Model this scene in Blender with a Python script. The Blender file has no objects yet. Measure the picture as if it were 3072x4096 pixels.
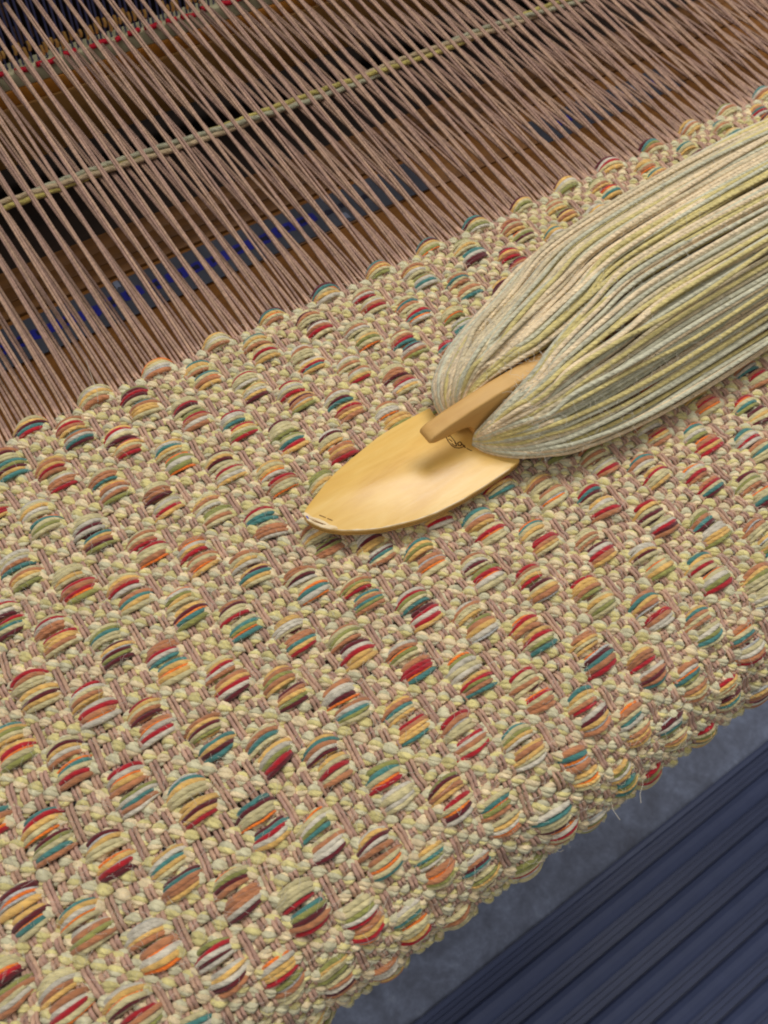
import bpy, math, random
import numpy as np
from math import pi, sin, cos, radians
from mathutils import Matrix, Vector

# ---------------------------------------------------------------- units
# Everything is laid out in "pattern periods" (one repeat of the weave along the weft) and
# turned into metres by M(): 1 period = 44 mm, the cloth lies 0.74 m above the floor.
S = 0.044
Z0 = 0.74
FLOOR = -Z0 / S
sc = bpy.context.scene
col = sc.collection
rng = np.random.default_rng(7)
random.seed(7)

# ---------------------------------------------------------------- camera
cam_d = bpy.data.cameras.new('camera')
cam = bpy.data.objects.new('camera', cam_d)
col.objects.link(cam)
cam_d.sensor_fit = 'HORIZONTAL'
cam_d.sensor_width = 36.0
cam_d.lens = 36.0 * 898.384 / 768.0
cam_d.clip_start = 0.02
cam_d.clip_end = 60.0
Rr = ((0.83208062, -0.55448181, 0.01384792), (-0.4607402, -0.70487698, -0.53932078), (0.30880464, 0.44237808, -0.84198654))
CP = Vector((0.66554322, -7.24870863, 10.21789064))
cam.matrix_world = Matrix((
    (Rr[0][0], -Rr[1][0], -Rr[2][0], CP.x * S),
    (Rr[0][1], -Rr[1][1], -Rr[2][1], CP.y * S),
    (Rr[0][2], -Rr[1][2], -Rr[2][2], CP.z * S + Z0),
    (0, 0, 0, 1)))
cam_d.dof.use_dof = True
cam_d.dof.focus_distance = 12.2 * S
cam_d.dof.aperture_fstop = cam_d.lens / 1000.0 / (0.06 * S)
sc.camera = cam
sc.cycles.filter_width = 2.0

# ---------------------------------------------------------------- world, lamps, exposure
w = bpy.data.worlds.new('World')
sc.world = w
w.use_nodes = True
w.node_tree.nodes['Background'].inputs[0].default_value = (1.0, 0.97, 0.92, 1)
w.node_tree.nodes['Background'].inputs[1].default_value = 0.16
def lamp(name, pos, target, sx, sy, power, colr):
    d = bpy.data.lights.new(name, 'AREA')
    d.shape = 'RECTANGLE'
    d.size, d.size_y, d.energy, d.color = sx, sy, power, colr
    o = bpy.data.objects.new(name, d)
    col.objects.link(o)
    o.location = pos
    o.rotation_euler = (Vector(target) - Vector(pos)).to_track_quat('-Z', 'Y').to_euler()
    return o
# ceiling light of the workroom, then an added front fill
lamp('ceiling_and_fill_lamp', (0.85, 0.40, 2.5), (0.35, -0.1, 0.74), 1.3, 0.7, 29.5, (1.0, 0.965, 0.91))
lamp('ceiling_and_fill_lamp', (-0.75, -0.75, 2.5), (0.2, 0.0, 0.74), 1.2, 0.6, 10.5, (1.0, 0.965, 0.92))  # added fill lamp: lifts the near side of the yarn and the beater face
sc.view_settings.view_transform = 'Standard'
sc.view_settings.look = 'None'
sc.view_settings.exposure = 0.0
sc.view_settings.gamma = 1.0

# ---------------------------------------------------------------- helpers
def tag(o, label=None, cat=None, group=None, kind=None):
    for k, v in (('label', label), ('category', cat), ('group', group), ('kind', kind)):
        if v: o[k] = v
    return o
def empty(name, p, label, cat, group=None):
    o = bpy.data.objects.new(name, None)
    col.objects.link(o)
    o.empty_display_size = 0.02
    o.location = (p[0] * S, p[1] * S, p[2] * S + Z0)
    o['org'] = 0
    del o['org']
    return tag(o, label, cat, group)

def build(name, V, F, mat, parent=None, colr=None, uv=None, smooth=True, kind=None):
    """V (n,3) in periods (world), F (m,4) quads (a repeated last index makes a triangle)."""
    V = np.asarray(V, float).copy()
    org = np.zeros(3)
    if parent is not None:
        org = np.array(parent.matrix_basis.translation if parent.parent is None else
                       parent.parent.matrix_basis.translation + parent.matrix_basis.translation)
    V *= S
    V[:, 2] += Z0
    V -= org
    F = np.asarray(F, np.int32)
    me = bpy.data.meshes.new(name)
    me.vertices.add(len(V))
    me.vertices.foreach_set('co', V.ravel())
    me.loops.add(F.size)
    me.loops.foreach_set('vertex_index', F.ravel())
    me.polygons.add(len(F))
    me.polygons.foreach_set('loop_start', np.arange(0, F.size, 4, dtype=np.int32))
    me.polygons.foreach_set('loop_total', np.full(len(F), 4, dtype=np.int32))
    me.polygons.foreach_set('use_smooth', np.full(len(F), smooth))
    if colr is not None:
        a = me.attributes.new('yarn_colour', 'FLOAT_COLOR', 'POINT')
        c = np.ones((len(V), 4)); c[:, :3] = colr
        a.data.foreach_set('color', c.ravel())
    if uv is not None:
        u = me.uv_layers.new(name='UVMap')
        u.data.foreach_set('uv', np.asarray(uv, float).ravel())
    me.update(calc_edges=True)
    me.validate()
    if mat: me.materials.append(mat)
    o = bpy.data.objects.new(name, me)
    col.objects.link(o)
    if parent is not None: o.parent = parent
    if kind: o['kind'] = kind
    return o

def tube(P, r, k=6, c=(1, 1, 1), flat=None, cap=True):
    """sweep a round section along P (n,3); returns V,F,C,UV.  UV: x round the yarn, y along it in diameters"""
    P = np.asarray(P, float); n = len(P)
    r = np.broadcast_to(np.asarray(r, float), (n,))
    T = np.gradient(P, axis=0)
    T /= np.linalg.norm(T, axis=1)[:, None] + 1e-12
    up = np.array([0, 0, 1.0])
    if abs(T[:, 2]).max() > 0.93: up = np.array([0.31, 0.9, 0.3])
    N = np.cross(T, up); N /= np.linalg.norm(N, axis=1)[:, None] + 1e-12
    B = np.cross(N, T)
    a = np.arange(k) * 2 * pi / k - pi / 2
    fx, fz = flat if flat else (1, 1)
    V = P[:, None, :] + r[:, None, None] * (fx * np.cos(a)[None, :, None] * N[:, None, :] + fz * np.sin(a)[None, :, None] * B[:, None, :])
    V = V.reshape(-1, 3)
    i = np.arange(n - 1)[:, None] * k; j = np.arange(k)[None, :]; j2 = (j + 1) % k
    F = np.stack([i + j, i + j2, i + k + j2, i + k + j], -1).reshape(-1, 4)
    L = np.r_[0, np.cumsum(np.linalg.norm(np.diff(P, axis=0), axis=1))] / (2 * max(r.mean(), 1e-6))
    jj = np.broadcast_to(j, (n - 1, k)) / k
    l0 = np.broadcast_to(L[:-1, None], (n - 1, k)); l1 = np.broadcast_to(L[1:, None], (n - 1, k))
    UV = np.stack([np.stack([jj, l0], -1), np.stack([jj + 1 / k, l0], -1), np.stack([jj + 1 / k, l1], -1), np.stack([jj, l1], -1)], 2).reshape(-1, 2)
    C = np.asarray(c, float)
    C = np.repeat(C, k, axis=0) if C.ndim == 2 else np.broadcast_to(C, (n * k, 3)).copy()
    return V, F, C, UV

class Acc:
    def __init__(s): s.V, s.F, s.C, s.U, s.n = [], [], [], [], 0
    def add(s, t):
        V, F, C, U = t
        s.V.append(V); s.F.append(F + s.n); s.C.append(C); s.U.append(U); s.n += len(V)
    def make(s, name, mat, parent=None, kind=None):
        return build(name, np.concatenate(s.V), np.concatenate(s.F), mat, parent, np.concatenate(s.C), np.concatenate(s.U), kind=kind)

def bm_obj(name, verts, faces, mat, parent=None, bevel=0.0, seg=2, smooth=False, kind=None):
    """general polygon mesh with optional bevel baked by bmesh"""
    import bmesh
    bm = bmesh.new()
    vs = [bm.verts.new(v) for v in verts]
    for f in faces: bm.faces.new([vs[i] for i in f])
    bm.normal_update()
    bmesh.ops.recalc_face_normals(bm, faces=bm.faces[:])
    if bevel:
        bmesh.ops.bevel(bm, geom=bm.edges[:], offset=bevel, segments=seg, profile=0.5, affect='EDGES')
    org = Vector((0, 0, 0))
    if parent is not None:
        org = parent.matrix_basis.translation.copy()
        if parent.parent is not None: org += parent.parent.matrix_basis.translation
    for v in bm.verts: v.co = v.co * S + Vector((0, 0, Z0)) - org
    me = bpy.data.meshes.new(name)
    bm.to_mesh(me); bm.free()
    if smooth:
        for p_ in me.polygons: p_.use_smooth = True
        me.set_sharp_from_angle(angle=radians(38))
    if mat: me.materials.append(mat)
    o = bpy.data.objects.new(name, me)
    col.objects.link(o)
    if parent is not None: o.parent = parent
    if kind: o['kind'] = kind
    return o
def box(name, x0, x1, y0, y1, z0, z1, mat, parent=None, bevel=0.0, kind=None):
    v = [(x, y, z) for z in (z0, z1) for y in (y0, y1) for x in (x0, x1)]
    f = [(0, 1, 3, 2), (4, 5, 7, 6), (0, 1, 5, 4), (2, 3, 7, 6), (0, 2, 6, 4), (1, 3, 7, 5)]
    return bm_obj(name, v, f, mat, parent, bevel, smooth=bevel > 0, kind=kind)
def prism(name, prof, axis, a0, a1, mat, parent=None, bevel=0.0, smooth=True, seg=2):
    """extrude a 2-D profile: axis 'z' takes (x,y), 'y' takes (x,z), 'x' takes (y,z)"""
    n = len(prof)
    def p3(q, a): return {'z': (q[0], q[1], a), 'y': (q[0], a, q[1]), 'x': (a, q[0], q[1])}[axis]
    v = [p3(q, a0) for q in prof] + [p3(q, a1) for q in prof]
    f = [tuple(range(n)), tuple(range(n, 2 * n))] + [(i, (i + 1) % n, n + (i + 1) % n, n + i) for i in range(n)]
    return bm_obj(name, v, f, mat, parent, bevel, seg=seg, smooth=smooth)

# ---------------------------------------------------------------- materials
def srgb(r, g, b):
    f = lambda c: c / 12.92 if c <= 0.04045 else ((c + 0.055) / 1.055) ** 2.4
    return np.array([f(r / 255), f(g / 255), f(b / 255)])
def new_mat(name, rough=0.8, spec=0.3):
    m = bpy.data.materials.new(name); m.use_nodes = True
    nt = m.node_tree; b = nt.nodes['Principled BSDF']
    b.inputs['Roughness'].default_value = rough
    b.inputs['Specular IOR Level'].default_value = spec
    return m, nt, b
def N(nt, t, **kw):
    n = nt.nodes.new(t)
    for k, v in kw.items(): setattr(n, k, v)
    return n
def ramp(nt, stops):
    n = nt.nodes.new('ShaderNodeValToRGB'); e = n.color_ramp.elements
    while len(e) < len(stops): e.new(0.5)
    for i, (p, c) in enumerate(stops): e[i].position = p; e[i].color = (*c, 1)
    return n
def coords(nt, scale, kind='Object'):
    t = N(nt, 'ShaderNodeTexCoord'); mp = N(nt, 'ShaderNodeMapping')
    nt.links.new(t.outputs[kind], mp.inputs[0])
    mp.inputs['Scale'].default_value = tuple(s / S for s in scale) if kind == 'Object' else scale
    return mp.outputs[0]
def noise(nt, vec, scale, detail=4, rough=0.55, dist=0.0):
    n = N(nt, 'ShaderNodeTexNoise'); nt.links.new(vec, n.inputs['Vector'])
    n.inputs['Scale'].default_value = scale; n.inputs['Detail'].default_value = detail
    n.inputs['Roughness'].default_value = rough; n.inputs['Distortion'].default_value = dist
    return n
def mixc(nt, fac, a, b, blend='MIX'):
    m = N(nt, 'ShaderNodeMix', data_type='RGBA', blend_type=blend)
    for s, v in ((m.inputs[0], fac), (m.inputs[6], a), (m.inputs[7], b)):
        if hasattr(v, 'links'): nt.links.new(v, s)
        elif isinstance(v, (int, float)): s.default_value = v
        else: s.default_value = (*v, 1)
    return m.outputs[2]
def math_(nt, op, a, b=0.0):
    m = N(nt, 'ShaderNodeMath', operation=op)
    for s, v in ((m.inputs[0], a), (m.inputs[1], b)):
        if hasattr(v, 'links'): nt.links.new(v, s)
        else: s.default_value = v
    return m.outputs[0]
def bump(nt, b, height, strength, dist):
    n = N(nt, 'ShaderNodeBump'); n.inputs['Strength'].default_value = strength
    n.inputs['Distance'].default_value = dist * S
    nt.links.new(height, n.inputs['Height']); nt.links.new(n.outputs[0], b.inputs['Normal'])

def yarn_mat(name, twist, plies, fleck, sheen=0.25, rough=0.85, spec=0.15, bstr=0.8, fibre=1.0):
    """wool or cotton: colour from the strand, tweed flecks, plied twist as relief"""
    m, nt, b = new_mat(name, rough, spec)
    at = N(nt, 'ShaderNodeAttribute', attribute_name='yarn_colour')
    vec = coords(nt, (1, 1, 1))
    n1 = noise(nt, vec, 9.0, 3)
    uv = N(nt, 'ShaderNodeUVMap', uv_map='UVMap'); sp = N(nt, 'ShaderNodeSeparateXYZ')
    nt.links.new(uv.outputs[0], sp.inputs[0])
    ph = math_(nt, 'ADD', math_(nt, 'MULTIPLY', sp.outputs[0], plies), math_(nt, 'MULTIPLY', sp.outputs[1], twist))
    oi = N(nt, 'ShaderNodeObjectInfo'); cb = N(nt, 'ShaderNodeCombineXYZ')
    nt.links.new(math_(nt, 'MULTIPLY', ph, 2.6), cb.inputs[0])
    nt.links.new(math_(nt, 'MULTIPLY', sp.outputs[1], 0.45), cb.inputs[1])
    nt.links.new(math_(nt, 'ADD', math_(nt, 'MULTIPLY', oi.outputs['Random'], 50.0), math_(nt, 'MULTIPLY', n1.outputs[0], 2.0)), cb.inputs[2])
    n2 = noise(nt, cb.outputs[0], 1.0, 4, 0.65)      # fibres lying along the twist
    v = math_(nt, 'ADD', math_(nt, 'MULTIPLY', n1.outputs[0], 0.8), math_(nt, 'MULTIPLY', n2.outputs[0], 0.95 * fibre))
    v = math_(nt, 'ADD', v, 1.0 - 0.40 - 0.475 * fibre)
    c = mixc(nt, 1.0, at.outputs['Color'], v, 'MULTIPLY')
    if fleck:
        n3 = noise(nt, vec, 13.0, 3)
        r = ramp(nt, [(0.60, (0, 0, 0)), (0.72, (1, 1, 1))]); nt.links.new(n3.outputs[0], r.inputs[0])
        c = mixc(nt, math_(nt, 'MULTIPLY', r.outputs[0], fleck), c, tuple(srgb(222, 206, 176)))
        n4 = noise(nt, vec, 19.0, 2)
        r = ramp(nt, [(0.66, (0, 0, 0)), (0.74, (1, 1, 1))]); nt.links.new(n4.outputs[0], r.inputs[0])
        c = mixc(nt, math_(nt, 'MULTIPLY', r.outputs[0], fleck * 0.8), c, tuple(srgb(120, 104, 84)))
    nt.links.new(c, b.inputs['Base Color'])
    b.inputs['Sheen Weight'].default_value = sheen
    b.inputs['Sheen Roughness'].default_value = 0.6
    sn = math_(nt, 'ABSOLUTE', math_(nt, 'SINE', math_(nt, 'MULTIPLY', ph, pi)))
    h = math_(nt, 'ADD', math_(nt, 'MULTIPLY', sn, 0.45), math_(nt, 'MULTIPLY', n2.outputs[0], 1.6))
    bump(nt, b, h, bstr, 0.022)
    return m

def wood_mat(name, c0, c1, c2, sc_=(0.25, 3, 3), rough=0.42, spec=0.4, grain=1.0, coat=0.0, dist=0.6):
    m, nt, b = new_mat(name, rough, spec)
    vec = coords(nt, sc_)
    n1 = noise(nt, vec, 1.0, 6, 0.6, dist)
    r = ramp(nt, [(0.30, c0), (0.5, c1), (0.72, c2)]); nt.links.new(n1.outputs[0], r.inputs[0])
    v2 = coords(nt, (sc_[0] * 4, sc_[1] * 9, sc_[2] * 9))
    n2 = noise(nt, v2, 1.0, 4, 0.65)
    k = math_(nt, 'ADD', math_(nt, 'MULTIPLY', n2.outputs[0], 0.5 * grain), 1 - 0.25 * grain)
    nt.links.new(mixc(nt, 1.0, r.outputs[0], k, 'MULTIPLY'), b.inputs['Base Color'])
    rr = math_(nt, 'ADD', math_(nt, 'MULTIPLY', n2.outputs[0], 0.25), rough - 0.12)
    nt.links.new(rr, b.inputs['Roughness'])
    if coat:
        b.inputs['Coat Weight'].default_value = coat; b.inputs['Coat Roughness'].default_value = 0.25
    bump(nt, b, n2.outputs[0], 0.12, 0.03)
    return m
def plain(name, c, rough=0.6, spec=0.3, var=0.25, scale=4.0, metal=0.0, bstr=0.15):
    m, nt, b = new_mat(name, rough, spec)
    n = noise(nt, coords(nt, (1, 1, 1)), scale, 5)
    k = math_(nt, 'ADD', math_(nt, 'MULTIPLY', n.outputs[0], 2 * var), 1 - var)
    nt.links.new(mixc(nt, 1.0, tuple(c), k, 'MULTIPLY'), b.inputs['Base Color'])
    b.inputs['Metallic'].default_value = metal
    bump(nt, b, n.outputs[0], bstr, 0.03)
    return m

MAT_weft = yarn_mat('tweed_weft_yarn', 0.6, 3, 0.45, 0.3, bstr=0.5, fibre=1.0)
MAT_skein = yarn_mat('tweed_skein_yarn', 0.65, 3, 0.15, 0.25, bstr=0.75, fibre=1.25)
MAT_float = yarn_mat('wool_float_yarn', 0.65, 3, 0.0, 0.3, bstr=0.6, fibre=1.2)
MAT_warp = yarn_mat('cotton_warp_thread', 0.6, 2, 0.0, 0.1, 0.75, 0.2, bstr=0.5, fibre=1.1)
MAT_back = yarn_mat('pattern_weft_yarn', 0.3, 2, 0.3, 0.1)
MAT_hair = plain('loose_wool_fibre', srgb(214, 208, 192), 0.7, 0.3, 0.1)

# ---------------------------------------------------------------- the cloth surface
BEND, RAD = -5.3, 1.2          # the cloth turns down over the front beam
HROW = 0.5521911               # distance between rows of floats
FELL = 2.12
BASE = -0.10
def surf(X, s, n):
    X = np.asarray(X, float); s = np.asarray(s, float); n = np.asarray(n, float) + BASE
    a = (BEND - s) / RAD
    ac = np.clip(a, 0, pi / 2)
    y = np.where(a <= 0, s, BEND - (RAD + n) * np.sin(ac))
    z = np.where(a <= 0, n, -RAD + (RAD + n) * np.cos(ac) - np.maximum(a - pi / 2, 0) * RAD)
    return np.stack(np.broadcast_arrays(X, y, z), -1)
BL = "0.5,-3,-0.04,-0.003,RTD/BOGDYB 1.5,-3,-0.043,-0.009,CRT/BTWBD 2.5,-3,-0.023,0.002,GDRD/BTYC 3.5,-3,-0.002,-0.009,BYC/BOTY 4.5,-3,-0.006,-0.008,BYT/YRCY 5.5,-3,-0.076,-0.033,DTC/DTRC 6.5,-3,-0.076,-0.079,TWR/CWTR 7.5,-3,-0.077,-0.057,TYW/GOBW 9.5,-3,-0.037,-0.09,RT/OCGD 10.5,-3,-0.098,-0.058,TT/GDY 11.5,-3,-0.047,-0.023,GT/ROBY 12.5,-3,0.022,-0.097,YTO/CBY 13.5,-3,0.013,-0.098,BCY/DOWD 14.5,-3,0.038,0.015,BTG/YBO 1,-2,-0.042,0.007,YRT/CWTR 2,-2,-0.017,0.037,YRWD/RYCTR 3,-2,0.031,-0.046,CRD/GRTWT 4,-2,-0.006,-0.046,CRC/WYD 5,-2,-0.032,-0.099,TC/WYRBY 6,-2,-0.057,-0.089,TWC/CGO 7,-2,-0.096,-0.08,OBT/CRBO 8,-2,-0.093,-0.07,TBT/OTCB 0.5,-1,0.022,0.033,CYC/OBG 1.5,-1,0.011,0.013,TB/YOTWTG 2.5,-1,-0.051,-0.069,WB/OGWGO 3.5,-1,-0.02,-0.056,RWB/RYCGR 4.5,-1,-0.042,-0.042,RWR/YDTSYG 5.5,-1,-0.047,-0.081,TT/TWYR 6.5,-1,-0.085,-0.11,TRB/BDWTG 7.5,-1,-0.142,-0.1,OG/GBB 0,0,-0.014,-0.071,CTB/CYCG 1,0,0.004,-0.073,CDW/BYDG 2,0,0.014,-0.065,CTD/CWRY 3,0,-0.033,-0.043,DYD/CRY 4,0,-0.029,-0.055,DCG/GBRY 5,0,-0.033,0.005,TDB/YRTY 6,0,-0.088,-0.045,CTD/TRWY -0.5,1,0.091,-0.07,RCD/RGBD 0.5,1,-0.014,-0.074,CYC/RTROG 1.5,1,0.009,-0.091,CTR/RTO 3.5,1,-0.001,-0.057,COW/RTCO 4.5,1,-0.029,-0.024,DCY/OTYTR 5.5,1,-0.058,-0.026,TWO/YOYGW 0,2,0.011,-0.044,RTT/RYYT 1,2,0.036,-0.014,TRW/STBYC 2,2,-0.001,0.015,OYR/TTOY -0.5,3,0.017,-0.053,ORT/YCDYC 0.5,3,0.043,0.01,GBC/DYSDGD 1.5,3,0.036,-0.038,OGC/YDOBG 2.5,3,-0.021,0.033,OTYW/DBYC 3.5,3,-0.011,-0.184,TYC/GDG -1,4,0.071,0.033,BGY/YROCG 0,4,0.032,-0.047,RWT/WRTOW 1,4,0.016,-0.04,TRWB/BYOYC 2,4,0.003,0.003,TDR/CBGOB 3,4,-0.018,-0.041,TTD/COBWO 4,4,0.031,-0.099,WDY/DBT -0.5,5,0.029,0.068,DWT/OBRT 0.5,5,0.017,-0.016,RYCD/TOWRW 1.5,5,0.008,-0.062,YRT/TYRWD 2.5,5,-0.023,-0.033,YW/TTBYR 3.5,5,0.003,0.01,GYR/BYTBGT 4.5,5,-0.015,0.044,OBGY/TSTOC 5.5,5,-0.079,-0.057,BSTY/ROC 6.5,5,0.007,-0.057,CTC/TSOC 7.5,5,-0.058,-0.073,TGC/WRT 8.5,5,-0.042,-0.083,TCW/TRT 9.5,5,-0.05,-0.042,BC/TRTO 10.5,5,-0.018,-0.104,WB/TRC -1,6,-0.007,-0.058,BRYO/DGBT 0,6,-0.014,-0.117,RWOYT/GBT 1,6,0.012,-0.078,TDCG/OBYDB 2,6,0.062,-0.003,TGY/DTYGD 3,6,-0.006,0.055,TCG/DWRYY 4,6,0.002,-0.026,RGB/DRWRY 5,6,-0.012,-0.009,TCD/GROW 6,6,-0.092,-0.025,OBY/RRTY 7,6,-0.043,0.019,RBD/YRT 8,6,-0.085,0.011,OBT/YRCY 9,6,-0.091,-0.023,OBG/OTRYR 10,6,-0.068,-0.047,ROBG/DYD -1.5,7,0.001,-0.09,DSOSY/DOBC -0.5,7,-0.017,-0.061,DSYC/OYSRD 0.5,7,-0.001,0.014,SBYC/YDYR 1.5,7,0.014,0.034,TSB/YWGRD 2.5,7,0.073,-0.019,TWDO/TBGC 3.5,7,-0.015,0.016,TOG/TRROB 4.5,7,-0.019,0.032,TY/GTYWS 5.5,7,-0.033,0.013,RYR/DYTS 6.5,7,-0.044,0.026,TT/DWRTY 7.5,7,-0.057,-0.188,RDC/WRD 8.5,7,-0.063,0.004,OWRT/RCBD 9.5,7,0.028,0.06,BCR/TCB -2,8,0.148,-0.107,ORD/GCW -1,8,-0.033,-0.005,BYO/WTGTC 0,8,-0.002,-0.094,WBY/DBTTY 1,8,0.07,-0.192,BDO/DBRWY 2,8,0.005,0.133,BTD/YRCT 3,8,0.05,-0.03,YBY/RTYYB 4,8,-0.011,0.021,OGWW/YRGTB 5,8,-0.015,0.076,ORY/YRGB 6,8,-0.042,0.004,RYG/CYCG 7,8,-0.056,0.007,YDC/OCYG 8,8,-0.051,-0.054,GBD/WYG 9,8,-0.048,0.034,DCG/OCBD -1.5,9,0.014,0.07,CTY/WRO -0.5,9,-0.02,-0.02,SWT/TOWYO 0.5,9,-0.064,-0.034,OGD/TTWD 1.5,9,0.012,-0.049,OCGB/CTWWD 2.5,9,-0.09,-0.042,GBOR/WWC 3.5,9,-0.001,0.004,RTSC/RWTR 4.5,9,-0.006,-0.041,RTC/ORCTT 5.5,9,-0.061,-0.043,TC/OSDBTR 6.5,9,-0.034,-0.013,TBTS/ORTW 7.5,9,-0.044,0.003,BYR/OWGR -1,10,0.078,0.153,YOCD/RGO 0,10,-0.013,-0.029,GRD/YDT 1,10,-0.046,0.007,CCR/BGDTR 2,10,-0.05,0.015,YDWT/TCOB 3,10,-0.045,0.059,GDYT/RCODW 4,10,0.01,0.115,BGY/TYW 5,10,-0.103,-0.03,BYTR/WDYS 6,10,-0.122,0.02,YTTR/WDB 7,10,-0.17,0.036,YBT/WGB 0.5,11,-0.029,0.034,OWYR/GSTC 1.5,11,-0.055,0.015,CGWR/TRSO 2.5,11,-0.099,0.07,BGW/TOTGC 3.5,11,-0.214,0.132,BOGT/YWOT 5.5,11,-0.177,0.075,OBW/TYT 6.5,11,-0.225,0.098,WOBG/CTT 7.5,11,-0.269,0.085,TOB/SWTR 1,12,-0.097,0.309,GYG/CTD 2,12,-0.141,0.288,CBG/OYR 3,12,-0.184,0.27,TDB/GYD 6,12,-0.223,0.254,SDBG/YG 7,12,-0.303,0.209,RYO/DBT"
blobs = {}
for q in BL.split():
    a, b, dx, dy, co = q.split(',')
    blobs[(float(a), int(b))] = (float(dx), float(dy), co)
FELLC = "OCYDBR CWYCT OYCWST DYCWCT DBYOCT DBOCYW BTYOCG BDYCGO BDYCGW DYCGC DYWCG DWRCY DBGTC YWTCY GWTCC BWTYC".split()
# the weave is not perfectly even: a smooth shift of every crossing
_p = np.array([(k[0], -k[1] * HROW, v[0], v[1]) for k, v in blobs.items()])
gx = np.arange(-5, 23.01, 0.25); gy = np.arange(-9, 3.01, 0.25)
GX, GY = np.meshgrid(gx, gy, indexing='ij')
w_ = np.exp(-(((GX[..., None] - _p[:, 0]) / 0.38) ** 2 + ((GY[..., None] - _p[:, 1]) / 0.38) ** 2))
den = w_.sum(-1) + 0.12
DX = (w_ * _p[:, 2]).sum(-1) / den; DY = (w_ * _p[:, 3]).sum(-1) / den
def shift(X, Y):
    fx = np.clip((np.asarray(X, float) + 5) / 0.25, 0, len(gx) - 1.001); fy = np.clip((np.asarray(Y, float) + 9) / 0.25, 0, len(gy) - 1.001)
    i = fx.astype(int); j = fy.astype(int); u = fx - i; v = fy - j
    def g(D): return D[i, j] * (1 - u) * (1 - v) + D[i + 1, j] * u * (1 - v) + D[i, j + 1] * (1 - u) * v + D[i + 1, j + 1] * u * v
    return X + g(DX), Y + g(DY)
def cloth(X, s, n):
    x, y = shift(X, s)
    return surf(x, y, n)
Rm = np.array(Rr); Cp = np.array(CP)
def pix(Pw):
    c = (np.asarray(Pw) - Cp) @ Rm.T
    return np.stack([384 + 898.384 * c[..., 0] / c[..., 2], 512 + 898.384 * c[..., 1] / c[..., 2]], -1)
MARG = 130
def seen(Pw, m=MARG):
    q = pix(Pw)
    return (q[..., 0] > -m) & (q[..., 0] < 768 + m) & (q[..., 1] > -m) & (q[..., 1] < 1024 + m)

def beside_float(x, s):
    """1 where a warp end runs up the side of a float, 0 elsewhere: there it rides over the weft"""
    x = np.asarray(x, float); s = np.asarray(s, float)
    e = np.round(x * 8 - 0.5); X = (e + 0.5) / 8
    c = np.round(X * 2) / 2                       # nearest column of floats
    far_ = np.abs(X - c) > 0.15
    c2 = c + 0.5 * np.sign(X - c)                 # the column on the other side
    odd = np.round(c2 * 2) % 2
    j = np.round((-s / HROW - odd) / 2) * 2 + odd
    g = 0.75 * np.exp(-((s + j * HROW) / 0.125) ** 4)
    near_x = np.clip(1.4 - np.abs(x - X) / 0.045, 0, 1)
    return np.where(far_ & (j > -4), g * near_x, 0.0)

web = empty('woven_cloth', (6, -1.5, -0.3), 'cream and green tweed cloth with rows of multicoloured yarn floats, stretched on the loom', 'woven cloth')

# ---------------------------------------------------------------- ground weft: one object per pick, three strands twisted together
WC = [srgb(214, 202, 138), srgb(206, 200, 166), srgb(230, 210, 170)]
PICK = HROW / 4
picks = [i for i in range(-15, 54)]            # pick p lies at s = -p*PICK
for pk in picks:
    s0 = -pk * PICK - 0.04
    if s0 > FELL - 0.02: continue
    xs = np.arange(-4.0, 21.5, 1 / 36.0)
    ok = seen(cloth(xs, s0 + 0 * xs, 0 * xs))
    if not ok.any(): continue
    x0, x1 = xs[ok].min(), xs[ok].max()
    xs = np.arange(x0, x1, 1 / 40.0)
    e = xs * 8 - 0.5
    sg = 1 if pk % 2 == 0 else -1
    fat = 1 + 0.28 * np.interp(xs, np.arange(-5, 23, 0.17), rng.uniform(-1, 1, 165)[:len(np.arange(-5, 23, 0.17))])
    jit = 0.027 * np.interp(xs, np.arange(-5, 23, 0.21), rng.uniform(-1, 1, 134)[:len(np.arange(-5, 23, 0.21))])
    ov = sg * np.cos(pi * e)
    zc = 0.047 * ov * np.interp(xs, np.arange(-5, 23, 0.19), rng.uniform(0.55, 1.3, 148)[:len(np.arange(-5, 23, 0.19))])
    fat = fat * (1.02 + 0.10 * ov)
    bs_ = beside_float(xs, s0 + 0 * xs)
    zc = zc * (1 - bs_) - 0.05 * bs_
    yc = s0 + jit
    A = Acc()
    ph = rng.uniform(0, 6.28)
    order = rng.permutation(3)
    for k in range(4):
        th = ph + k * pi / 2 + 2 * pi * xs / 0.25 + 0.8 * np.sin(xs * 2.1 + pk)
        rr = 0.0325 * fat * (1 + 0.12 * np.sin(xs * 31 + k * 2 + pk))
        yy = yc + 0.036 * fat * np.cos(th) * 1.15
        zz = zc + 0.036 * fat * np.sin(th) * 0.7
        cc = WC[order[k % 3]] * (1 + 0.12 * rng.uniform(-1, 1))
        A.add(tube(cloth(xs, yy, zz), rr, 5, cc, flat=(1.05, 0.85)))
    A.make('weft_yarn', MAT_weft, web)

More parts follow.
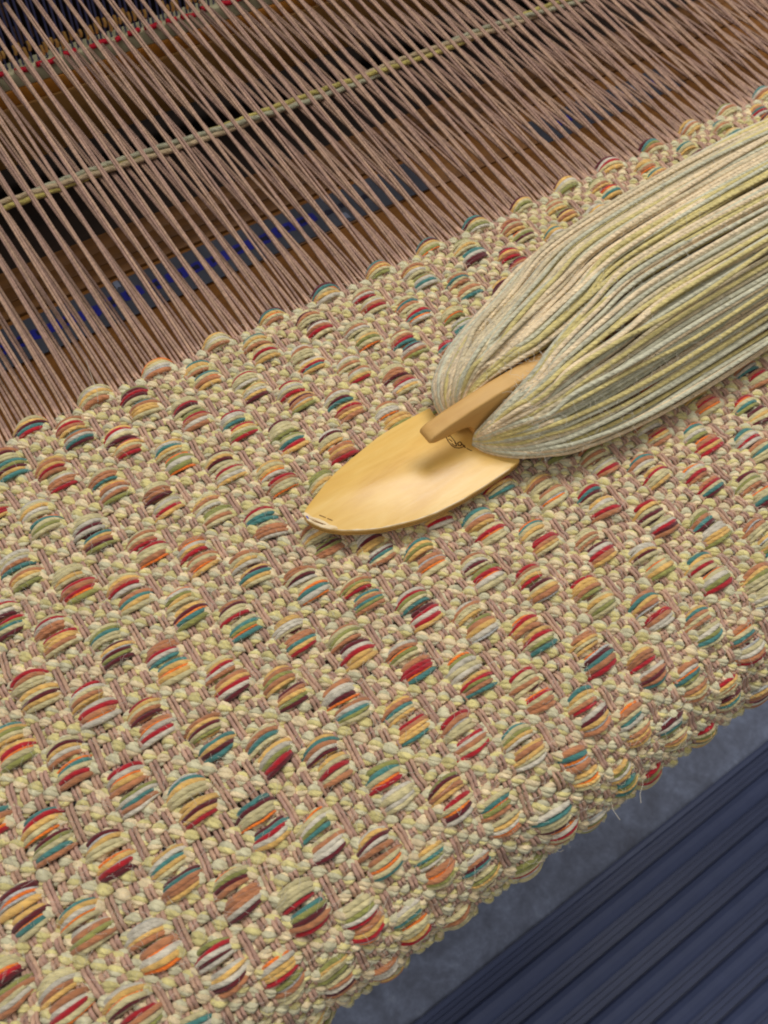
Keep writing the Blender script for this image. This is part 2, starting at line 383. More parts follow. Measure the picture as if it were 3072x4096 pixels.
# ---------------------------------------------------------------- pattern weft passing beneath the cloth between floats
for row in range(-4, 14):
    for b_ in (-1, 1):
        if row == -4 and b_ == 1: continue
        s0 = -row * HROW - b_ * 0.135 if row > -4 else FELL - 0.02
        xs = np.arange(-3.5, 21.0, 0.08)
        ok = seen(cloth(xs, s0 + 0 * xs, 0 * xs))
        if not ok.any(): continue
        xs = np.arange(xs[ok].min(), xs[ok].max(), 0.08)
        A = Acc()
        for k in range(4):
            cc = [srgb(170, 120, 96), srgb(190, 168, 120), srgb(150, 110, 100), srgb(180, 172, 140)][(k + row) % 4]
            A.add(tube(cloth(xs, s0 + (k - 1.5) * 0.068 + 0.01 * np.sin(xs * 3 + k), -0.125 + 0.012 * np.sin(xs * 5 + k * 2)), 0.042, 5, cc))
        A.make('pattern_weft', MAT_back, web)

# ---------------------------------------------------------------- warp: two threads to an end, eight ends to a repeat
WARP = [srgb(166, 134, 116), srgb(158, 126, 112), srgb(172, 140, 118)]
loose_w = rng.normal(0, 1, (400, 6))
cnt = 0
for e in range(-20, 154):
    X = (e + 0.5) / 8.0
    up = e % 2 == 0
    A = Acc()
    gx_ = X + 0.018 * loose_w[e + 30, 5]
    for t in (-1, 1):
        cnt += 1
        # in the cloth
        ss = np.arange(-7.1, FELL + 0.001, PICK / 4.0)
        ppos = -(ss + 0.04) / PICK
        zz = -0.050 * np.cos(pi * e) * np.cos(pi * ppos)
        bs_ = beside_float(X + 0 * ss, ss)
        zz = 1.1 * zz * (1 - bs_) + 0.068 * bs_
        xx = X + t * 0.025 + 0.006 * np.sin(ss * 6 + e)
        Pc = cloth(xx, ss, zz)
        # beyond the fell, up or down to the reed
        ext = np.r_[0.10, 0.25, np.arange(0.5, 8.4, 0.55), 8.4]
        q0 = Pc[-1]
        j = loose_w[(e * 2 + (t > 0)) % 380]
        if up:
            zt = q0[2] + 0.165 * ext + 0.012 * j[1] * np.sin(ext * 0.6)
            spread = 0.6 * np.exp(-ext / 5.0) + 0.4
            xt = X + (gx_ - X) * np.minimum(ext / 1.5, 1) + (q0[0] - X - t * 0.025) * np.exp(-ext) + t * 0.025 * (0.75 + 0.25 * np.exp(-ext)) + 0.007 * j[2] * np.sin(ext * 0.5 + j[3])
            xt = xt - 0.004 * ext
        else:
            zt = q0[2] + 0.012 * ext + 0.015 * j[1] * np.sin(ext * 0.6)
            xt = X + (gx_ - X) * np.minimum(ext / 1.5, 1) + (q0[0] - X - t * 0.025) * np.exp(-ext) + t * 0.020 + 0.008 * j[2] * np.sin(ext * 0.5 + j[3]) - 0.014 * ext
        Pe = np.stack([xt, q0[1] + ext, zt], -1)
        Pn = np.concatenate([Pc, Pe])
        ok = seen(Pn, 160)
        if not ok.any(): continue
        i0, i1 = np.where(ok)[0][[0, -1]]
        Pn = Pn[max(i0 - 1, 0):i1 + 2]
        if len(Pn) < 4: continue
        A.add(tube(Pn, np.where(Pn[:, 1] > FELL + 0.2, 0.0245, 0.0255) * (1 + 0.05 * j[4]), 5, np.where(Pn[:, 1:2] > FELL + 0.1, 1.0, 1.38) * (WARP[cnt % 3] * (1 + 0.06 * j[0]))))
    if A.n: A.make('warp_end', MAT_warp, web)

# ---------------------------------------------------------------- coloured floats
CC = {'R': srgb(176, 18, 34), 'D': srgb(96, 18, 30), 'T': srgb(184, 122, 82), 'Y': srgb(224, 180, 102), 'O': srgb(252, 128, 34),
      'B': srgb(70, 128, 124), 'G': srgb(146, 146, 78), 'W': srgb(206, 198, 180), 'C': srgb(206, 194, 146), 'S': srgb(190, 190, 186)}
SIZE = {'O': 0.55, 'S': 0.50, 'D': 0.95, 'T': 1.15, 'C': 1.05, 'Y': 1.05, 'W': 1.05}
FILL = 'CCCCWYT'
def bundle(A, xc, sc_, codes, half, top, dirn, rs):
    codes = list(codes); half = half * rs.uniform(0.86, 1.06); top = top * rs.uniform(0.75, 1.15)
    while len(codes) < 5:
        codes.insert(rs.randint(0, len(codes)), rs.choice(FILL))
    wd = np.array([SIZE.get(c, 1.0) for c in codes]); n = len(codes)
    edge = np.r_[0, np.cumsum(wd)]; mid = (edge[:-1] + edge[1:]) / 2 / edge[-1] * 2 - 1      # -1..1 across the bundle
    t = np.linspace(-1, 1, 13)
    for c, u, wk in zip(codes, mid, wd):
        off = -u                                                # first letter lies farthest from the weaver
        W = half * (1 + 0.07 * rs.uniform(-1, 1))
        prof = np.clip(1 - np.abs(t) ** 2.6, 0, 1) ** 0.8
        squeeze = 0.62 + 0.38 * np.clip(1 - t ** 2, 0, 1) ** 0.7
        y = sc_ + off * W * squeeze + dirn * 0.030 * (1 - t ** 2) + 0.006 * rs.uniform(-1, 1)
        z = -0.06 + (0.115 + top * math.sqrt(max(0.0, 1 - (0.86 * off) ** 2))) * prof + 0.006 * rs.uniform(-1, 1)
        y = y + 0.016 * rs.uniform(-1, 1) * t + 0.007 * rs.uniform(-1, 1) * np.sin(3 * t + rs.uniform(0, 6))
        x = xc + t * (0.252 + 0.020 * rs.uniform(-1, 1)) + 0.010 * off
        r = (2 * W / edge[-1]) * wk * 0.66 * (0.72 + 0.28 * np.clip(1 - t ** 2, 0, 1))
        cc = np.clip(CC[c] * (1 + 0.12 * rs.uniform(-1, 1)), 0, 0.95)
        A.add(tube(cloth(x, y, z), r, 6, cc))
    # a second layer fills the heart of the bundle
    for u in (-0.6, -0.2, 0.2, 0.6):
        prof = np.clip(1 - np.abs(t) ** 2.6, 0, 1) ** 0.8
        A.add(tube(cloth(xc + t * 0.25, sc_ + u * half * (0.5 + 0.5 * (1 - t ** 2)), -0.06 + (0.06 + 0.6 * top) * prof), half * 0.30, 5, CC[rs.choice('CTYDG')]))
WT = 'CCCYYYTTTRRDDOOBBGGWWS'
nf = 0
for j in range(-4, 14):
    for i_ in range(-4, 22):
        xi = i_ + (0.5 if j % 2 else 0.0)
        s0 = -j * HROW if j > -4 else FELL
        pc = cloth(np.array([xi]), np.array([s0]), np.array([0.0]))[0]
        if not seen(pc, 95): continue
        rs = random.Random(int(xi * 2) * 131 + j * 17)
        A = Acc()
        fl_ = 1.0 if s0 > -5.7 else 0.55
        if j == -4:
            k_ = int(round(xi)) - 1
            co = FELLC[k_] if 0 <= k_ < len(FELLC) else ''.join(rs.choice(WT) for _ in range(5))
            bundle(A, xi, s0, co, 0.145, 0.085, 0.5, rs)
        else:
            co = blobs.get((xi, j), (0, 0, ''.join(rs.choice(WT) for _ in range(rs.randint(3, 5))) + '/' + ''.join(rs.choice(WT) for _ in range(rs.randint(3, 6)))))[2]
            a, b = co.split('/')
            ra = 0.5 + 0.5 * len(a) / (len(a) + len(b)) if len(a) != len(b) else 0.75
            ha = 0.135 * (0.75 + 0.5 * len(a) / (len(a) + len(b))) * 0.92; hb = 0.248 - ha
            bundle(A, xi - 0.012, s0 + hb + 0.004, a, ha + 0.004, 0.088 * fl_, 0.6, rs)
            bundle(A, xi + 0.012, s0 - ha - 0.004, b, hb + 0.004, 0.095 * fl_, -0.8, rs)
        A.make('yarn_float', MAT_float, web); nf += 1

# ---------------------------------------------------------------- fuzz: single fibres standing off the cloth
A = Acc()
nh = 0
while nh < 7000:
    x = rng.uniform(-3, 19); s = rng.uniform(-6.9, FELL)
    q = cloth(np.array([x]), np.array([s]), np.array([0.0]))[0]
    if not seen(q, 20): continue
    L = rng.uniform(0.05, 0.15) * (2.2 if rng.random() < 0.05 else 1); an = rng.uniform(0, 6.28)
    n0 = rng.uniform(0.05, 0.16)
    t = np.linspace(0, 1, 4)
    cu = rng.normal(0, 0.5)
    P_ = cloth(x + L * (np.cos(an + cu * t) * t), s + L * (np.sin(an + cu * t) * t), n0 + rng.uniform(0.1, 0.6) * L * np.sin(t * pi * rng.uniform(0.5, 1)))
    A.add(tube(P_, 0.0017, 3, (0.6, 0.56, 0.45))); nh += 1
A.make('loose_fibre', MAT_hair, web, kind='stuff')
A = Acc()
def surfpt(u, v, z): 
    d = Rm.T @ np.array([(u - 384) / 898.384, (v - 512) / 898.384, 1]); return Cp + d * (z - Cp[2]) / d[2]
for pts, z0_, z1_ in (([(86, 360), (90, 372), (97, 390), (98, 402)], 0.45, 0.12), ([(613, 790), (611, 801), (613, 810), (620, 820)], -0.9, -0.7), ([(641, 774), (643, 784), (640, 794), (641, 803)], -0.9, -0.8)):
    P_ = np.array([surfpt(u, v, z0_ + (z1_ - z0_) * i / (len(pts) - 1)) for i, (u, v) in enumerate(pts)])
    A = Acc()
    A.add(tube(P_, 0.0034, 4, (0.8, 0.8, 0.78)))
    A.make('stray_hair', MAT_hair, web)

# ---------------------------------------------------------------- two strands of weft lying loose in the open shed
shed = empty('loose_weft', (8, 6.7, 0.1), 'pale green and cream weft yarn pair lying loose across the open warp threads', 'yarn')
xs = np.arange(-0.5, 19.5, 0.07)
for k, cc in enumerate((srgb(206, 190, 104), srgb(186, 184, 154), srgb(208, 184, 146))):
    ph = np.array([0.3, 2.5, 4.6])[k] + xs * 0.9 + 0.9 * np.sin(xs * 0.37 + 1)
    A = Acc()
    A.add(tube(np.stack([xs, 6.72 - 0.012 * (xs - 5) + 0.085 * np.cos(ph) + 0.05 * np.sin(xs * 0.6), 0.07 + 0.04 * np.sin(ph) + 0.010 * np.sin(xs * 18)], -1), 0.050, 6, cc * 0.85))
    A.make('yarn_strand', MAT_skein, shed)

# ---------------------------------------------------------------- shuttle
MAT_birch = wood_mat('varnished_birch', srgb(212, 162, 78), srgb(232, 188, 100), srgb(242, 206, 128), (0.35, 1.4, 1.4), 0.36, 0.5, 0.35, 0.25, 0.9)
MAT_cleat = wood_mat('rubbed_birch', srgb(196, 148, 84), srgb(208, 164, 98), srgb(216, 176, 112), (0.5, 3, 3), 0.55, 0.35, 0.3, 0.0, 0.5)
MAT_chip_highlight = wood_mat('chipped_ply_and_edge_highlight', srgb(222, 194, 146), srgb(238, 216, 176), srgb(246, 230, 200), (2, 6, 6), 0.8, 0.2, 0.8)
MAT_ply = wood_mat('dark_ply_glue_line', srgb(120, 84, 40), srgb(140, 100, 52), srgb(160, 116, 60), (0.5, 3, 3), 0.6, 0.3, 0.4)
MAT_burn = plain('burnt_mark', srgb(70, 34, 14), 0.7, 0.2, 0.4, 20)
MAT_pen = plain('blue_pen_ink', srgb(60, 70, 170), 0.5, 0.3, 0.2, 10)
TOPZ = 0.31; THK = 0.135
sh = empty('ski_shuttle', (5.0, -1.69, TOPZ - THK), 'pale wooden ski shuttle with a pointed blade and raised hook, lying on the cloth', 'weaving shuttle')
far = [(5.82, -0.93), (5.5, -0.93), (5.16, -0.94), (4.9, -0.965), (4.65, -1.02), (4.38, -1.08), (4.12, -1.145), (3.9, -1.225), (3.73, -1.305), (3.58, -1.375), (3.50, -1.415), (3.44, -1.45)]
tip = [(3.395, -1.50), (3.40, -1.59), (3.435, -1.69), (3.49, -1.785)]
near = [(3.555, -1.86), (3.7, -1.99), (3.93, -2.13), (4.12, -2.225), (4.31, -2.29), (4.6, -2.38), (4.89, -2.43), (5.3, -2.45), (5.7, -2.435), (6.12, -2.40), (6.30, -2.37), (6.36, -2.30), (6.42, -2.12), (6.6, -2.0), (8.0, -1.95), (8.0, -1.25), (6.1, -1.25), (5.86, -1.20), (5.80, -1.08)]
blade = prism('blade', far + tip + near, 'z', TOPZ - THK, TOPZ, MAT_birch, sh, 0.022)
# glue lines of the plywood, proud of the edge by a hair
def edge_strip(name, pts, z0, z1, mat, out=0.004):
    P_ = np.array(pts); T = np.gradient(P_, axis=0); T /= np.linalg.norm(T, axis=1)[:, None]
    Nn = np.stack([-T[:, 1], T[:, 0]], -1) * -1
    c = np.array([5.0, -1.69]); sgn = np.sign(((P_ - c) * Nn).sum(1)); Nn *= sgn[:, None]
    o = P_ + Nn * out; i = P_ - Nn * 0.01
    n = len(P_)
    V = np.concatenate([np.c_[o, np.full(n, z0)], np.c_[o, np.full(n, z1)], np.c_[i, np.full(n, z0)], np.c_[i, np.full(n, z1)]])
    a = np.arange(n - 1)
    F = np.concatenate([np.stack([a, a + 1, a + 1 + n, a + n], -1), np.stack([a + n, a + 1 + n, a + 1 + 3 * n, a + 3 * n], -1), np.stack([a, a + 1, a + 1 + 2 * n, a + 2 * n], -1)])
    return build(name, V, F, mat, sh, smooth=False)
ep = tip[1:] + near[:11]
edge_strip('glue_line', ep, TOPZ - 0.092, TOPZ - 0.078, MAT_ply)
edge_strip('glue_line', ep, TOPZ - 0.055, TOPZ - 0.044, MAT_ply)
# the worn tip: bare splintered facets
def facet(name, pts, mat, th=0.012):
    c = np.mean(pts, axis=0)
    v = [tuple(p_) for p_ in pts] + [(p_[0], p_[1], p_[2] - th) for p_ in pts]
    n = len(pts)
    f = [tuple(range(n)), tuple(range(n, 2 * n))] + [(i, (i + 1) % n, n + (i + 1) % n, n + i) for i in range(n)]
    return bm_obj(name, v, f, mat, sh)
zt = TOPZ + 0.003
facet('worn_tip', [(3.40, -1.50, zt), (3.405, -1.59, zt), (3.44, -1.69, zt), (3.495, -1.78, zt), (3.56, -1.85, zt), (3.66, -1.93, zt), (3.66, -1.885, zt), (3.60, -1.82, zt), (3.575, -1.745, zt), (3.53, -1.665, zt), (3.475, -1.60, zt), (3.455, -1.53, zt), (3.43, -1.475, zt)], MAT_chip_highlight)
for q in ([(3.42, -1.56), (3.465, -1.665), (3.535, -1.77), (3.527, -1.775), (3.455, -1.67)], [(3.45, -1.60), (3.50, -1.70), (3.56, -1.79), (3.552, -1.793), (3.49, -1.703)], [(3.57, -1.62), (3.62, -1.70), (3.612, -1.704), (3.56, -1.625)], [(3.63, -1.72), (3.67, -1.785), (3.66, -1.79), (3.622, -1.725)]):
    facet('split', [(a, b, zt + 0.004) for a, b in q], MAT_ply, 0.006)
facet('pen_mark', [(3.408, -1.535, zt + 0.003), (3.408, -1.585, zt + 0.003), (3.42, -1.605, zt + 0.003), (3.428, -1.55, zt + 0.003)], MAT_pen, 0.006)
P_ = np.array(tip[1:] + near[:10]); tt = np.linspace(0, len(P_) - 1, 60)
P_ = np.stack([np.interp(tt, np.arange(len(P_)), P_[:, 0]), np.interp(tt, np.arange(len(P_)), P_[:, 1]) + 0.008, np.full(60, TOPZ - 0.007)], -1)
A = Acc(); A.add(tube(P_, 0.010 * (1 + 0.6 * np.sin(tt * 5) * np.sin(tt * 2.3)), 5, (1, 1, 1))); A.make('edge_highlight', MAT_chip_highlight, sh)  # pale line paints the light caught along the bevelled near edge
# raised hook the yarn is wound round
prof = [(5.20, 0.79), (5.225, 0.86), (5.30, 0.905), (5.55, 0.97), (5.9, 1.035), (6.3, 1.09), (6.8, 1.135), (7.4, 1.15), (8.2, 1.15), (8.2, 0.32), (6.12, 0.32), (6.0, 0.40), (5.97, 0.50), (5.95, 0.60), (5.86, 0.68), (5.72, 0.715), (5.5, 0.72), (5.30, 0.735)]
hook = prism('hook', prof, 'y', -1.745, -1.495, MAT_cleat, sh, 0.03, seg=3)
# the maker's mark burnt into the blade, half under the yarn
def line_on(name, pix_pts, z, r, mat, parent):
    P_ = np.array([surfpt(u, v, z) for u, v in pix_pts])
    return P_
mk = Acc()
k4 = lambda a: [((1650 + x / 4.1475) / 4, (1550 + y / 4.1475) / 4) for x, y in a]
for st, r in (([(590, 770), (560, 830), (600, 900), (650, 960), (700, 995), (770, 1005), (830, 990), (870, 960)], 0.008), ([(570, 780), (620, 790), (660, 840), (700, 890), (730, 940), (720, 975), (690, 960), (650, 925)], 0.007),
              ([(600, 850), (640, 880), (660, 900)], 0.007), ([(750, 915), (790, 900), (820, 930), (800, 965), (760, 960), (750, 915)], 0.009), ([(700, 905), (720, 940), (735, 975)], 0.007), ([(820, 940), (850, 965), (880, 1000)], 0.010), ([(575, 790), (600, 810), (615, 790), (590, 770)], 0.012), ([(900, 1010), (940, 1030), (990, 1050)], 0.008)):
    P_ = np.array([surfpt(u, v, TOPZ + 0.001) for u, v in k4(st)])
    if len(P_) < 3: continue
    tt = np.linspace(0, len(P_) - 1, len(P_) * 4)
    P_ = np.stack([np.interp(tt, np.arange(len(P_)), P_[:, i]) for i in range(3)], -1)
    mk.add(tube(P_, r, 5, (0, 0, 0), flat=(1, 0.35)))
mk.make('maker_mark', MAT_burn, sh)

# ---------------------------------------------------------------- yarn wound on the shuttle
skein = empty('wound_yarn', (9.0, -1.5, 0.3), 'thick bundle of pale yellow, sage and cream yarn wound round the shuttle hook', 'yarn')
K0n = np.array([(5.97, -1.79, 0.52), (6.15, -1.82, 0.74), (6.5, -1.80, 0.98), (6.9, -1.73, 1.17), (7.35, -1.55, 1.31), (8.15, -1.30, 1.42), (9.2, -1.05, 1.50), (12, -1.0, 1.55), (14.5, -1.0, 1.5), (17.5, -1.2, 1.3)])
K1n = np.array([(5.93, -1.80, 0.36), (6.02, -2.02, 0.37), (6.28, -2.32, 0.38), (6.65, -2.55, 0.40), (7.1, -2.70, 0.38), (8.1, -2.82, 0.36), (9.6, -2.83, 0.36), (12, -2.75, 0.4), (14.5, -2.6, 0.45), (17.5, -2.3, 0.5)])
K0f = np.array([(5.98, -1.44, 0.66), (6.12, -1.44, 0.92), (6.45, -1.44, 1.08), (6.9, -1.48, 1.20), (7.3, -1.52, 1.30), (8.2, -1.34, 1.42), (9.2, -1.10, 1.50), (12, -0.98, 1.55), (14.5, -0.98, 1.5), (17.5, -1.15, 1.3)])
K1f = np.array([(5.93, -1.42, 0.40), (5.80, -1.22, 0.50), (5.83, -0.98, 0.60), (6.05, -0.70, 0.62), (6.6, -0.34, 0.60), (7.5, 0.04, 0.55), (8.9, 0.52, 0.5), (12, 0.96, 0.5), (14.5, 1.02, 0.5), (17.5, 0.5, 0.5)])
def crom(K, n):
    K = np.concatenate([[2 * K[0] - K[1]], K, [2 * K[-1] - K[-2]]])
    t = np.linspace(0, len(K) - 3 - 1e-6, n); i = t.astype(int); u = (t - i)[:, None]
    a, b, c, d = K[i], K[i + 1], K[i + 2], K[i + 3]
    return 0.5 * (2 * b + (c - a) * u + (2 * a - 5 * b + 4 * c - d) * u ** 2 + (3 * b - a - 3 * c + d) * u ** 3)
SK = [srgb(216, 200, 132), srgb(204, 202, 176), srgb(238, 216, 178), srgb(218, 202, 166)]
MAT_tweed = yarn_mat('flecked_tweed_yarn', 0.7, 3, 0.95, 0.25, bstr=0.8, fibre=1.3)
def wind(K0, K1, nst, depth, bulge, rs, wob=1.0):
    for k in range(nst):
        e = (k + 0.5 + rs.uniform(-0.22, 0.22) * wob) / nst
        K = K0 * (1 - e) + K1 * e
        lift = np.array([0.0, 0.10, 0.20, 0.27, 0.30, 0.33, 0.36, 0.38, 0.38, 0.34]) * bulge
        K = K.copy()
        K[:, 2] += lift * sin(pi * e) * 0.9 - depth * np.array([0.3, 0.6, 0.9, 1, 1, 1, 1, 1, 1, 1])
        mid = (K0[:, 1] + K1[:, 1]) / 2
        K[:, 1] += (K[:, 1] - mid) * -0.05 * (depth > 0)
        # strands wander and cross a little
        d = rs.uniform(-1, 1) * 0.085 * wob
        K[3:, 1] += d * np.array([0.1, 0.3, 0.6, 1, 0.6, -0.2, -0.6]) + np.array([rs.uniform(-1, 1) * 0.013 * wob for _ in range(7)])
        K[2:, 2] += np.array([rs.uniform(-0.014, 0.034) * wob for _ in range(8)])
        P_ = crom(K, 120)
        P_ = P_[P_[:, 0] < 17.4]
        r = 0.0325 * (1 + 0.12 * rs.uniform(-1, 1))
        A = Acc()
        ci = rs.randint(0, 3) if rs.random() < 0.6 else k % 3
        c3 = SK[ci]
        rad = r * (1 + 0.04 * np.sin(np.linspace(0, 23, len(P_)) + k))
        A.add(tube(P_, rad, 7, c3 * (1 + 0.08 * rs.uniform(-1, 1))))
        A.make('yarn_strand', MAT_tweed if ci == 2 else MAT_skein, skein)
rs = random.Random(11)
wind(K0n, K1n, 30, 0.085, 1.0, rs)
wind(K0n, K1n, 35, 0.0, 1.0, rs, 1.3)
wind(K0f, K1f, 34, 0.085, 1.0, rs)
wind(K0f, K1f, 40, 0.0, 1.0, rs, 1.3)
wind(K0n * 0.75 + K1n * 0.25, K0n * 0.2 + K1n * 0.8, 12, -0.05, 1.0, rs, 3.5)
wind(K0f * 0.9 + K1f * 0.1, K0f * 0.2 + K1f * 0.8, 13, -0.05, 1.0, rs, 3.5)

A = Acc()
for k in range(1500):
    u = rng.uniform(0, 1); e_ = rng.uniform(0, 1)
    K0_, K1_ = (K0n, K1n) if rng.random() < 0.5 else (K0f, K1f)
    K = K0_ * (1 - e_) + K1_ * e_
    K[:, 2] += np.array([0.0, 0.10, 0.20, 0.27, 0.30, 0.33, 0.36, 0.38, 0.38, 0.34]) * sin(pi * e_) * 0.9
    q = crom(K, 60)[rng.integers(14, 50)]
    L = rng.uniform(0.08, 0.25); a_ = rng.uniform(0, 6.28); t = np.linspace(0, 1, 4); cu = rng.normal(0, 0.7)
    A.add(tube(np.stack([q[0] + L * np.cos(a_ + cu * t) * t, q[1] + L * np.sin(a_ + cu * t) * t, q[2] + 0.03 + rng.uniform(0.0, 0.5) * L * np.sin(t * pi * 0.8)], -1), 0.002, 3, (0.6, 0.56, 0.45)))
A.make('loose_fibre', MAT_hair, skein, kind='stuff')

# ---------------------------------------------------------------- loom: front plank under the shed, with a strip of marked tape
MAT_board = wood_mat('oiled_pine', srgb(106, 66, 26), srgb(128, 82, 34), srgb(146, 98, 44), (0.12, 1.6, 1.6), 0.5, 0.35, 0.6)
MAT_grain = wood_mat('dark_grained_pine', srgb(60, 36, 18), srgb(108, 70, 32), srgb(130, 88, 44), (0.06, 3.0, 3.0), 0.55, 0.3, 0.8, 0, 0.3)
MAT_dark = wood_mat('gap_shade_black', srgb(26, 18, 14), srgb(34, 24, 18), srgb(44, 30, 22), (0.1, 2, 2), 0.6, 0.25, 0.5)  # near-black colour stands in for the shade below the beater
MAT_sley = wood_mat('brown_beech', srgb(136, 96, 46), srgb(152, 108, 54), srgb(168, 122, 66), (0.1, 1.5, 1.5), 0.5, 0.35, 0.5)
MAT_tape = plain('grey_cloth_tape', srgb(62, 66, 78), 0.6, 0.3, 0.35, 3.0)
MAT_blue = plain('blue_marker_ink', srgb(22, 28, 130), 0.5, 0.3, 0.5, 6.0)
MAT_navy = plain('dark_marker_ink', srgb(14, 14, 40), 0.6, 0.3, 0.3, 6.0)
BZ = -1.5
plank = empty('loom_plank', (8, 4.5, BZ - 0.5), 'worn brown wooden plank of the loom running beneath the open warp', 'loom plank')
box('front_board', -6, 34, 0.4, 4.80, BZ - 0.5, BZ, MAT_board, plank, 0.03)
for k, (a, b, dz) in enumerate(((4.84, 5.92, -0.01), (5.95, 6.32, 0.02), (6.35, 6.72, 0.0), (6.75, 7.2, -0.03))):
    box('slat', -6, 34, a, b, BZ - 0.5, BZ + dz, MAT_grain if k else MAT_board, plank, 0.03)
def strip(name, x0, x1, y0, y1, z, mat, parent, wob=0.0, n=40, th=0.012):
    xs_ = np.linspace(x0, x1, n)
    a = y0 + wob * np.interp(xs_, np.linspace(x0, x1, 9), rng.uniform(-1, 1, 9)); b = y1 + wob * np.interp(xs_, np.linspace(x0, x1, 9), rng.uniform(-1, 1, 9))
    V = np.concatenate([np.c_[xs_, a, np.full(n, z - th)], np.c_[xs_, a, np.full(n, z)], np.c_[xs_, b, np.full(n, z)], np.c_[xs_, b, np.full(n, z - th)]])
    i = np.arange(n - 1)
    F = np.concatenate([np.stack([i + k * n, i + 1 + k * n, i + 1 + (k + 1) * n, i + (k + 1) * n], -1) for k in range(3)])
    return build(name, V, F, mat, parent, smooth=False)
tape = strip('tape', -1.0, 10.1, 4.86, 5.80, BZ + 0.010, MAT_tape, plank, 0.03)
strip('tape', 12.9, 17.0, 4.7, 5.5, BZ + 0.010, MAT_tape, plank, 0.03)
xk = -0.6
while xk < 9.0:
    L = rng.uniform(0.22, 0.36)
    yk = 5.33 + rng.uniform(-0.03, 0.03)
    if xk < 7.6:
        strip('blue_dash', xk - 0.06, xk + L + 0.05, yk - 0.13, yk + 0.13, BZ + 0.016, MAT_blue, tape, 0.03, 8, 0.004)
    strip('dark_dash', xk + 0.03, xk + L - 0.06, yk - 0.06, yk + 0.06, BZ + 0.022, MAT_navy, tape, 0.02, 6, 0.004)
    xk += L + rng.uniform(0.10, 0.20)
MAT_shine = plain('silver_tape_patch', srgb(120, 128, 150), 0.35, 0.6, 0.2, 5.0)
for x_, y_, l_ in ((8.05, 5.05, 0.16), (3.55, 5.70, 0.10), (8.0, 5.72, 0.12), (15.75, 5.22, 0.30)):
    strip('silver_patch', x_, x_ + l_, y_ - 0.09, y_ + 0.09, BZ + 0.020, MAT_shine, tape, 0.03, 6, 0.004)
for x_ in (13.6, 15.3, 16.3):
    strip('blue_dash', x_, x_ + 0.35, 5.02, 5.22, BZ + 0.018, MAT_blue, tape, 0.03, 6, 0.004)

# front beam the cloth rolls over
fb = empty('front_beam', (8, BEND, -RAD), 'rounded wooden front beam hidden under the roll of the cloth', 'loom beam')
prf = [(BEND + (RAD - 0.30) * sin(a), -RAD + (RAD - 0.30) * cos(a)) for a in np.linspace(0, 2 * pi, 40)[:-1]]
prism('beam', prf, 'x', -5, 22, MAT_board, fb)

# near-black boards added under and behind the beater to stand for shade
xb = empty('gap_shade_boards', (10, 11, -6), 'near black boards added deep under the warp to stand for shade in the gap', 'loom beam')
box('shade_panel', -8, 36, 13.4, 13.9, -2.75, 4.4, MAT_dark, xb, 0.04)
box('gap_shade_board', -8, 36, 6.6, 14.0, -3.4, -2.8, MAT_dark, xb, 0.04)

# ---------------------------------------------------------------- beater with its reed
MAT_reed = plain('blued_steel_wire', srgb(90, 96, 140), 0.45, 0.5, 0.3, 3.0, 0.3)
MAT_gold = plain('brass_wire', srgb(240, 196, 116), 0.35, 0.5, 0.2, 6.0, 0.4)
MAT_redc = plain('red_cord', srgb(204, 34, 54), 0.7, 0.2, 0.3, 6.0)
MAT_band = plain('cream_binding', srgb(206, 200, 162), 0.8, 0.2, 0.25, 3.0)
MAT_lip = wood_mat('orange_pine_lip', srgb(180, 112, 36), srgb(206, 134, 50), srgb(222, 156, 72), (0.3, 2, 2), 0.45, 0.4, 0.5)
YB = 10.5
bt = empty('beater', (10, YB, -1.9), 'brown wooden beater holding a dark steel reed bound with red cord', 'loom beater')
box('sley', -6, 34, YB, YB + 0.9, -1.86, -0.66, MAT_sley, bt, 0.04)
box('lip', -6, 34, YB + 0.05, YB + 0.85, -0.655, -0.36, MAT_lip, bt, 0.03)
box('binding', -6, 34, YB + 0.08, YB + 0.5, -0.355, -0.05, MAT_band, bt, 0.03)
A = Acc(); x = -2.0
while x < 22:
    L = rng.uniform(0.12, 0.45)
    xs = np.linspace(x, x + L, 6)
    A.add(tube(np.stack([xs, YB + 0.06 + 0.02 * np.sin(xs * 14), 0.0 + rng.uniform(-0.03, 0.03) + 0.015 * np.cos(xs * 14)], -1), 0.055, 5, (1, 1, 1)))
    x += L + rng.uniform(0.05, 0.30)
A.make('red_cord', MAT_redc, bt)
A = Acc(); B_ = Acc(); D_ = Acc()
for x in np.arange(0.5, 15.5, 0.105):
    xx = x + rng.uniform(-0.02, 0.02)
    A.add(tube(np.array([(xx, YB + 0.25, -0.05), (xx + 0.004, YB + 0.25, 0.8), (xx - 0.003, YB + 0.25, 1.7), (xx, YB + 0.25, 3.6)]), 0.022, 4, (1, 1, 1)))
    if rng.random() < 0.8:
        hz = rng.uniform(0.05, 0.24)
        B_.add(tube(np.array([(xx, YB + 0.18, hz), (xx + 0.012, YB + 0.16, hz + 0.08), (xx, YB + 0.18, hz + rng.uniform(0.12, 0.24))]), 0.034, 4, (1, 1, 1)))
    if rng.random() < 0.7:
        hz = rng.uniform(0.3, 2.6)
        D_.add(tube(np.array([(xx + 0.05, YB + 0.32, hz), (xx + 0.05, YB + 0.32, hz + 0.2), (xx + 0.06, YB + 0.32, hz + rng.uniform(0.3, 0.6))]), 0.020, 4, (1, 1, 1)))
A.make('reed_wire', MAT_reed, bt, kind='stuff')
B_.make('brass_loop', MAT_gold, bt, kind='stuff')
D_.make('warp_glint', plain('brown_cotton_loop', srgb(140, 112, 96), 0.7, 0.2, 0.3), bt, kind='stuff')
box('top_rail', -6, 34, YB, YB + 0.9, 3.6, 4.3, MAT_sley, bt, 0.04)
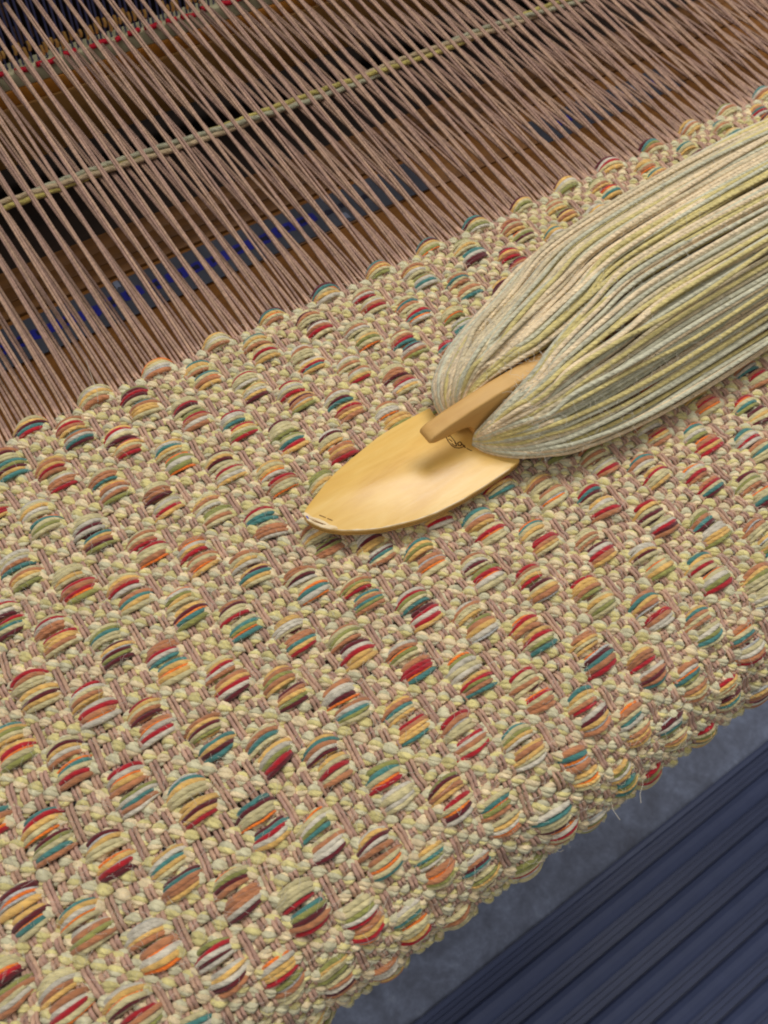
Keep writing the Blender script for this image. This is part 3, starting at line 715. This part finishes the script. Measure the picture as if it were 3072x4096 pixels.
for (u, v) in ((1430 / 4, 112 / 4), (1408 / 4, 140 / 4)):
    d = Rm.T @ np.array([(u - 384) / 898.384, (v - 512) / 898.384, 1]); q = Cp + d * (YB - 0.004 - Cp[1]) / d[1]
    prism('screw_hole', [(q[0] + 0.11 * cos(a), q[2] + 0.11 * sin(a)) for a in np.linspace(0, 2 * pi, 15)[:-1]], 'y', YB - 0.006, YB + 0.02, MAT_navy, bt)

# ---------------------------------------------------------------- floor and ribbed mat
m, nt, b = new_mat('mottled_blue_floor', 0.5, 0.35)
vec = coords(nt, (1, 1, 1))
n1 = noise(nt, vec, 0.9, 7, 0.68, 0.4); n2 = noise(nt, vec, 5.0, 6, 0.72)
r = ramp(nt, [(0.30, srgb(110, 116, 136)), (0.47, srgb(128, 137, 162)), (0.60, srgb(146, 157, 186)), (0.74, srgb(186, 198, 222))])
nt.links.new(n1.outputs[0], r.inputs[0])
k = math_(nt, 'ADD', math_(nt, 'MULTIPLY', n2.outputs[0], 1.0), 0.48)
nt.links.new(mixc(nt, 1.0, r.outputs[0], k, 'MULTIPLY'), b.inputs['Base Color'])
bump(nt, b, n2.outputs[0], 0.1, 0.05)
MAT_floor = m
fl = box('floor', -60, 90, -70, 80, FLOOR - 1.0, FLOOR, MAT_floor, None)
fl['kind'] = 'structure'
MAT_mat = plain('dark_blue_vinyl', srgb(84, 95, 132), 0.32, 0.5, 0.12, 2.0, 0, 0.05)
mt = empty('floor_mat', (9, -14, FLOOR), 'dark blue ribbed vinyl mat lying on the floor in front of the loom', 'floor mat')
y = -6.62; prof = [(y, 0.0), (y, 0.16), (y - 0.05, 0.2)]
yy = y - 0.16
prof.append((yy, 0.2))
while yy > -24:
    for (d, z) in ((0.0, 0.22), (0.02, -0.06), (0.13, -0.06), (0.14, 0.04), (0.165, 0.04), (0.175, -0.06), (0.28, -0.06), (0.29, 0.04), (0.315, 0.04), (0.325, -0.06), (0.44, -0.06), (0.46, 0.18), (0.50, 0.28), (0.62, 0.35), (0.76, 0.34), (0.90, 0.28)):
        prof.append((yy - d, z))
    yy -= 0.97
prof.append((yy, 0.0))
n = len(prof); V = np.array([(x, a, FLOOR + 0.08 + z) for x in (-6.0, 34.0) for a, z in prof])
i = np.arange(n - 1); F = np.stack([i, i + 1, i + 1 + n, i + n], -1)
th = radians(0.8); c0 = np.array([9, -6.62]); q = V[:, :2] - c0
V[:, 0] = c0[0] + q[:, 0] * cos(th) - q[:, 1] * sin(th); V[:, 1] = c0[1] + q[:, 0] * sin(th) + q[:, 1] * cos(th)
build('ribbed_sheet', V, F, MAT_mat, mt, smooth=False)
print('floats', nf, 'tris', sum(sum(len(p_.vertices) - 2 for p_ in o.data.polygons) if len(o.data.polygons) < 5000 else 2 * len(o.data.polygons) for o in sc.objects if o.type == 'MESH'))
